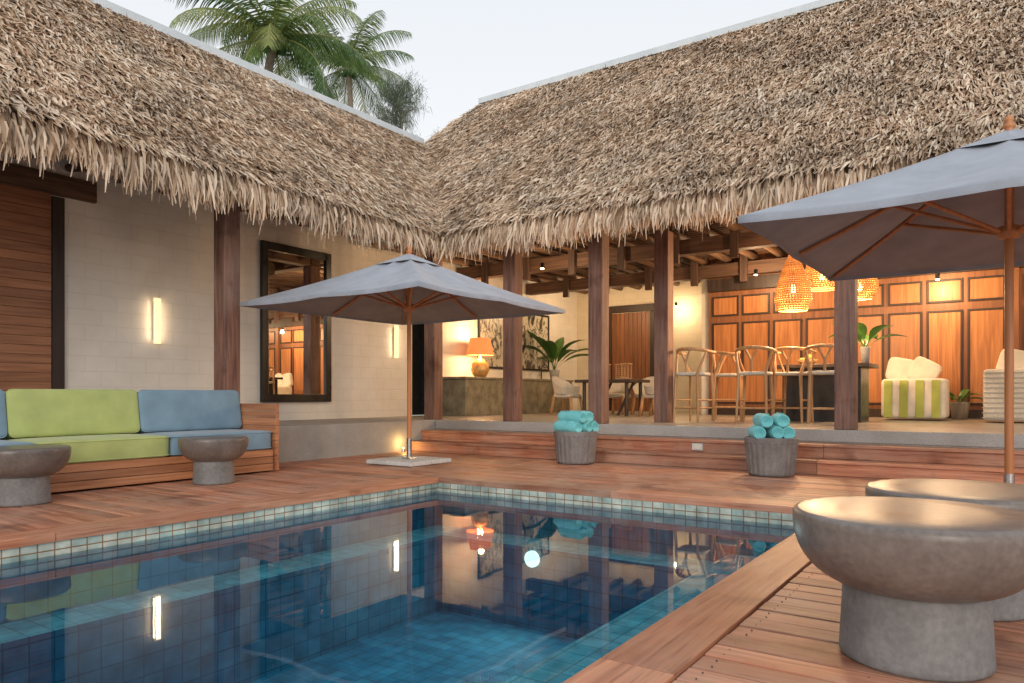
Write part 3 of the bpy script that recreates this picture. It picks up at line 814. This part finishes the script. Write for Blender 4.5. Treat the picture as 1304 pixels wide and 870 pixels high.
def shell(cx, cy, ang):
    b = B(); rot = Matrix.Rotation(ang, 3, "Z"); n = 20; vs = []
    def T(p_): q = rot @ Vector(p_); return (q.x + cx, q.y + cy, q.z + PLAT)
    for i in range(7):
        z = .42 + .4 * i / 6
        for j in range(n + 1):
            a = math.pi * (-.15 + 1.3 * j / n); h = math.sin(max(0, min(1, (a / math.pi))) * math.pi)
            zz = .42 + (z - .42) * (.45 + .55 * max(0, h)); rr = .27 + .06 * i / 6
            vs.append(T((rr * math.cos(a), rr * math.sin(a), zz)))
    fs = [(i * (n + 1) + j, i * (n + 1) + j + 1, (i + 1) * (n + 1) + j + 1, (i + 1) * (n + 1) + j) for i in range(6) for j in range(n)]
    b.add(vs, fs, "wicker", None, True)
    q = T((0, 0, .40)); b.pillow(q, (.5, .5, .1), "wicker", .5, 14)
    for sx in (-1, 1):
        for sy in (-1, 1): b.tube([T((sx * .2, sy * .2, .4)), T((sx * .25, sy * .25, 0))], .014, "oak", 8)
    o = b.build("dining_chair"); md = o.modifiers.new("solid", "SOLIDIFY"); md.thickness = .018
for (x, y, a) in ((-7.75, 13.4, math.pi / 2), (-5.72, 13.4, -math.pi / 2), (-7.1, 14.5, 0), (-6.4, 14.5, 0)): shell(x, y, a)
for (x, y) in ((-6.85, 13.4), (-6.6, 13.6), (-6.35, 13.35)):
    b = B(); z = 1.212
    for sx in (-1, 1):
        for sy in (-1, 1): b.box(x + sx * .07 - .01, x + sx * .07 + .01, y + sy * .07 - .01, y + sy * .07 + .01, z, z + .3, "oak")
    for i in range(7): b.box(x - .078, x + .078, y - .078, y - .066, z + .02 + i * .04, z + .035 + i * .04, "oak"); b.box(x - .078, x + .078, y + .066, y + .078, z + .02 + i * .04, z + .035 + i * .04, "oak")
    b.box(x - .09, x + .09, y - .09, y + .09, z + .3, z + .325, "oak"); b.build("candle_lantern", None, .003)
def barstool(cx, cy, ang):
    b = B(); rot = Matrix.Rotation(ang, 3, "Z")
    def T(x, y, z): q = rot @ Vector((x, y, z)); return (q.x + cx, q.y + cy, q.z + PLAT)
    sh = .74
    for (x, y) in ((-.19, -.19), (.19, -.19)): b.tube([T(x * 1.15, y * 1.15, 0), T(x, y, sh + .02)], [.018, .026], "oak", 8)
    for sx in (-1, 1):
        b.tube([T(sx * .22, .22, 0), T(sx * .19, .19, sh), T(sx * .235, .12, sh + .2), T(sx * .26, .06, sh + .33)], [.018, .026, .022, .02], "oak", 8)
        b.tube([T(sx * .19, -.19, sh), T(sx * .25, -.13, sh + .2), T(sx * .27, -.07, sh + .33)], .016, "oak", 8)
    arc = [T(.28 * math.cos(a), -.08 + .32 * math.sin(a), sh + .33 + .05 * max(0, math.sin(a))) for a in [math.pi * (-.08 + 1.16 * i / 16) for i in range(17)]]
    b.tube(arc, .026, "oak", 8)
    b.tube([T(0, .2, sh), T(0, .21, sh + .2)], .02, "oak", 8)
    for sx in (-1, 1): b.tube([T(0, .21, sh + .18), T(sx * .09, .235, sh + .37)], .016, "oak", 8)
    b.pillow(T(0, 0, sh), (.46, .46, .055), "wicker", .35, 14)
    for z in (.22, .34):
        h = .2 if z == .34 else .21
        for (x0, y0, x1, y1) in ((-h, -h, h, -h), (h, -h, h, h), (h, h, -h, h), (-h, h, -h, -h)):
            if z == .34 and y0 == y1: continue
            b.tube([T(x0, y0, z), T(x1, y1, z)], .014, "oak", 6)
    b.build("bar_stool")
for (x, y, a) in ((-4.02, 10.85, 2.9), (-3.78, 11.75, 1.8), (-3.15, 11.05, 3.2), (-2.72, 11.55, 3.0), (-2.2, 11.25, 3.3)): barstool(x, y, a)
b = B(); b.box(-3.0, -1.85, 12.05, 12.8, PLAT + .001, 1.32, "black"); b.box(-3.1, -1.72, 11.95, 12.9, 1.322, 1.38, "bark"); b.build("bar_counter", None, .006)
b = B(); b.lathe((-2.7, 12.4, 1.381), [(0, 0), (.08, 0), (.17, .09), (.16, .09), (.07, .02), (0, .02)], "oak", 24)
for i in range(7): b.pillow((-2.7 + .08 * math.cos(i * .9), 12.4 + .08 * math.sin(i * .9), 1.46 + (i == 6) * .05), (.08, .08, .08), "lime", 1, 8)
b.build("fruit_bowl")
def pendant(c, R0, H, shape, pw):
    e_ = empty("wicker_pendant_lamp"); b = B()
    def rad(t):
        if shape == 0: return R0 * (math.cos(t * math.pi / 2) ** .9 * .98 + .10 * (1 - t)) * (1 - .28 * max(0, (.18 - t) / .18))
        return R0 * (1 - .55 * t ** 3 if shape == 1 else math.sin(math.pi * (.22 + .68 * t)) * 1.05)
    n = 38; rings = int(H / .032)
    for i in range(rings + 1):
        t_ = i / rings; r = rad(t_) + .012; z = c[2] + H * t_
        b.tube([(c[0] + r * math.cos(2 * math.pi * j / n), c[1] + r * math.sin(2 * math.pi * j / n), z) for j in range(n + 1)], .009, "pend", 5, False)
    for j in range(n):
        for sg in (-1, 1):
            b.tube([(c[0] + (rad(i / 10) + .012) * math.cos(2 * math.pi * j / n + sg * .5 * i / 10), c[1] + (rad(i / 10) + .012) * math.sin(2 * math.pi * j / n + sg * .5 * i / 10), c[2] + H * i / 10) for i in range(11)], .005, "pend", 4, False)
    b.lathe((c[0], c[1], c[2] + H * .35), [(0, -.06), (.035, -.045), (.045, 0), (.03, .04), (.015, .08)], "bulbp", 16)
    b.tube([(c[0], c[1], c[2] + H * .55), (c[0], c[1], 3.8)], .006, "black", 6)
    b.build("wicker_shade", e_)
    lamp("pendant_light", (c[0], c[1], c[2] - .08), pw, WARM, .06, e_)
    lamp("pendant_upper_light", (c[0] + .0, c[1], c[2] + H + .12), pw * .3, WARM, .06, e_)
pendant((-2.7, 11.48, 2.18), .25, .92, 0, 110)
pendant((-2.5, 12.55, 2.62), .27, .55, 1, 80)
pendant((-1.95, 12.6, 2.42), .24, .5, 2, 80)
def spot(x, y, z, pw, k="bulb"):
    s = empty("spotlight"); b = B(); b.tube([(x, y, z + .1), (x, y, z)], .035, "black", 12); b.lathe((x, y, z - .012), [(0, 0), (.03, 0), (.03, .012)], k, 12); b.build("housing", s)
    lamp("spot_light", (x, y, z - .06), pw, (1, .68, .38), .04, s)
spot(-1.02, 14.5, 2.9, 75)
spot(-6.77, 17.05, 3.08, 32)
spot(-4.0, 14.1, 3.2, 90)
spot(1.6, 14.1, 3.2, 110)
spot(-8.3, 15.9, 3.2, 60)
spot(-7.0, 11.2, 3.2, 65)
spot(-.4, 11.5, 3.2, 65)
s = empty("lounge_sofa")
b = B(); b.pillow((-1.3, 13.9, PLAT + .36), (.95, .8, .66), "white", .15, 24)
for i in range(4):
    x0 = -1.72 + i * .23; b.box(x0, x0 + .12, 13.485, 13.498, PLAT + .05, PLAT + .66, "lime")
b.pillow((-1.2, 14.2, PLAT + .82), (.45, .16, .42), "white", .4, 16, rot=Matrix.Rotation(R(30), 3, "Y"))
b.pillow((-1.55, 14.25, PLAT + .85), (.45, .16, .42), "white", .4, 16, rot=Matrix.Rotation(R(12), 3, "Y"))
b.build("upholstery", s)
s = empty("wicker_armchair"); b = B()
b.pillow((.05, 13.4, PLAT + .42), (.75, .72, .78), "wicker", .12, 20)
b.pillow((.1, 13.6, PLAT + .9), (.5, .18, .42), "white", .4, 16, rot=Matrix.Rotation(R(15), 3, "Y"))
for i in range(10): b.box(-.34, .44, 13.03, 13.036, PLAT + .07 + i * .075, PLAT + .085 + i * .075, "conc")
b.build("woven_body", s)

# ------------------------------------------------------------------ palms
def palm(c, H, nf, L, seed, lean=(0, 0)):
    random.seed(seed); e_ = empty("coconut_palm"); b = B()
    pts = []; rad = []
    for i in range(14):
        t = i / 13; pts.append((c[0] + lean[0] * (t * t - 1), c[1] + lean[1] * (t * t - 1), H * t)); rad.append(.22 - .1 * t + .01 * (i % 2))
    b.tube(pts, rad, "trunk", 12); b.build("trunk", e_)
    b = B()
    for i in range(9):
        a = i * 2.4; b.pillow((c[0] + .25 * math.cos(a), c[1] + .25 * math.sin(a), H - .25 - .1 * (i % 2)), (.22, .22, .28), "leafi", 1, 8)
    b.build("coconuts", e_)
    b = B()
    for f in range(nf):
        yaw = 2.399 * f + random.uniform(-.2, .2); el = 1.3 - 1.75 * (f / nf) + random.uniform(-.12, .12); dr = random.uniform(1.1, 1.9)
        Lf = L * random.uniform(.85, 1.1); n = 34
        p = Vector((c[0], c[1], H)); d0 = Vector((math.cos(yaw), math.sin(yaw), 0)); side = Vector((-d0.y, d0.x, 0)); spine = []
        e2 = el
        for i in range(n + 1):
            t = d0 * math.cos(e2) + Vector((0, 0, math.sin(e2))); spine.append((p.copy(), t)); p = p + t * Lf / n; e2 -= dr / n * (0.5 + i / n)
        b.tube([q[0] for q in spine[::3]], [.035 * (1 - .8 * i / 12) for i in range(len(spine[::3]))], "leaf", 5, False, .95)
        fr = random.uniform(.2, .95)
        for i in range(3, n):
            q, t = spine[i]; s_ = i / n
            ll = Lf * .25 * math.sin(math.pi * (.12 + .85 * s_)) ** .7
            for sg in (-1, 1):
                for sub in (0, .5):
                    qq = q + t * (Lf / n * sub)
                    upv = side.cross(t)
                    dd = (side * sg * .85 + t * .6 + Vector((0, 0, -.3 - random.random() * .5)) + upv * .12).normalized()
                    tip = qq + dd * ll * random.uniform(.8, 1.1); tip.z -= ll * .2
                    mid = qq + dd * ll * .5; w_ = t * .017
                    b.add([qq - w_, qq + w_, mid + w_ * 1.1, mid - w_ * 1.1, tip], [(0, 1, 2, 3), (3, 2, 4)], "leaf", min(1, max(0, fr + random.uniform(-.25, .25))), False)
    b.build("fronds", e_)
palm((-18.4, 14.1), 11.7, 25, 3.3, 11, (1, .5))
palm((-26.2, 24.4), 16.6, 23, 3.9, 23, (-.8, .3))
palm((-3.0, 40.0), 19.9, 16, 2.6, 5, (.5, .3))
random.seed(4)
e_ = empty("casuarina_tree"); b = B(); c = (-20.9, 22.3)
b.tube([(c[0], c[1], 0), (c[0] + .1, c[1], 7), (c[0], c[1], 13.8)], [.22, .14, .02], "trunk", 8)
limbs = []
for i in range(120):
    z = 6 + 7.6 * random.random(); a = random.uniform(0, 6.28); L_ = (14.9 - z) * .32 + .3; el = random.uniform(.3, .9)
    tip = Vector((c[0] + math.cos(a) * L_, c[1] + math.sin(a) * L_, z + L_ * el)); b.tube([(c[0], c[1], z), tip], [.03, .006], "trunk", 4, False); limbs.append((Vector((c[0], c[1], z)), tip))
b.build("trunk_and_limbs", e_)
b = B()
for (p0, p1) in limbs:
    for i in range(110):
        q = p0.lerp(p1, random.uniform(.2, 1.08)) + Vector((random.gauss(0, .1), random.gauss(0, .1), random.gauss(0, .1)))
        t = q + Vector((random.gauss(0, .16), random.gauss(0, .16), random.uniform(-.5, .12))); s_ = Vector((random.gauss(0, 1), random.gauss(0, 1), 0)).normalized() * .011
        b.add([q - s_, q + s_, t], [(0, 1, 2)], "pine")
b.build("needles", e_)

# ------------------------------------------------------------------ world, sun, camera
wd = bpy.data.worlds.new("World"); scene.world = wd; wd.use_nodes = True; nt = wd.node_tree; L = nt.links
sky = nt.nodes.new("ShaderNodeTexSky"); sky.sky_type = "NISHITA"; sky.sun_disc = False
sky.sun_elevation = R(18); sky.sun_rotation = R(145); sky.air_density = 1.0; sky.dust_density = 2.0
bg = nt.nodes["Background"]
sc = N(nt, "ShaderNodeVectorMath", operation="SCALE"); sc.inputs["Scale"].default_value = 0.12
L.new(sky.outputs[0], sc.inputs[0])
hs = N(nt, "ShaderNodeHueSaturation"); hs.inputs["Saturation"].default_value = 0.5; L.new(sc.outputs[0], hs.inputs["Color"])
tc = N(nt, "ShaderNodeTexCoord"); sp = N(nt, "ShaderNodeSeparateXYZ"); L.new(tc.outputs["Generated"], sp.inputs[0])
gr = ramp(nt, [(0.0, (1.14, 1.11, 1.09)), (0.35, (1.07, 1.08, 1.10)), (0.75, (0.90, 1.0, 1.10))]); L.new(sp.outputs["Z"], gr.inputs[0])
L.new(mixc(nt, hs.outputs[0], gr.outputs[0], 0.78), bg.inputs[0]); bg.inputs[1].default_value = 1.0
sn = bpy.data.lights.new("sun", "SUN"); sn.energy = 0.95; sn.angle = R(28); sn.color = (1, .9, .8)
so = bpy.data.objects.new("sun", sn); scene.collection.objects.link(so); so.rotation_euler = (R(70), 0, R(35))

cam = bpy.data.cameras.new("camera"); co = bpy.data.objects.new("camera", cam); scene.collection.objects.link(co)
co.location = (0, 0, .9); co.rotation_euler = (R(90), 0, R(34.39))
cam.sensor_width = 36; cam.lens = 36 * 925 / 1304; cam.shift_y = 68 / 1304; cam.clip_start = .05; cam.clip_end = 1500
scene.camera = co
scene.view_settings.view_transform = "Standard"; scene.view_settings.look = "None"; scene.view_settings.exposure = 0
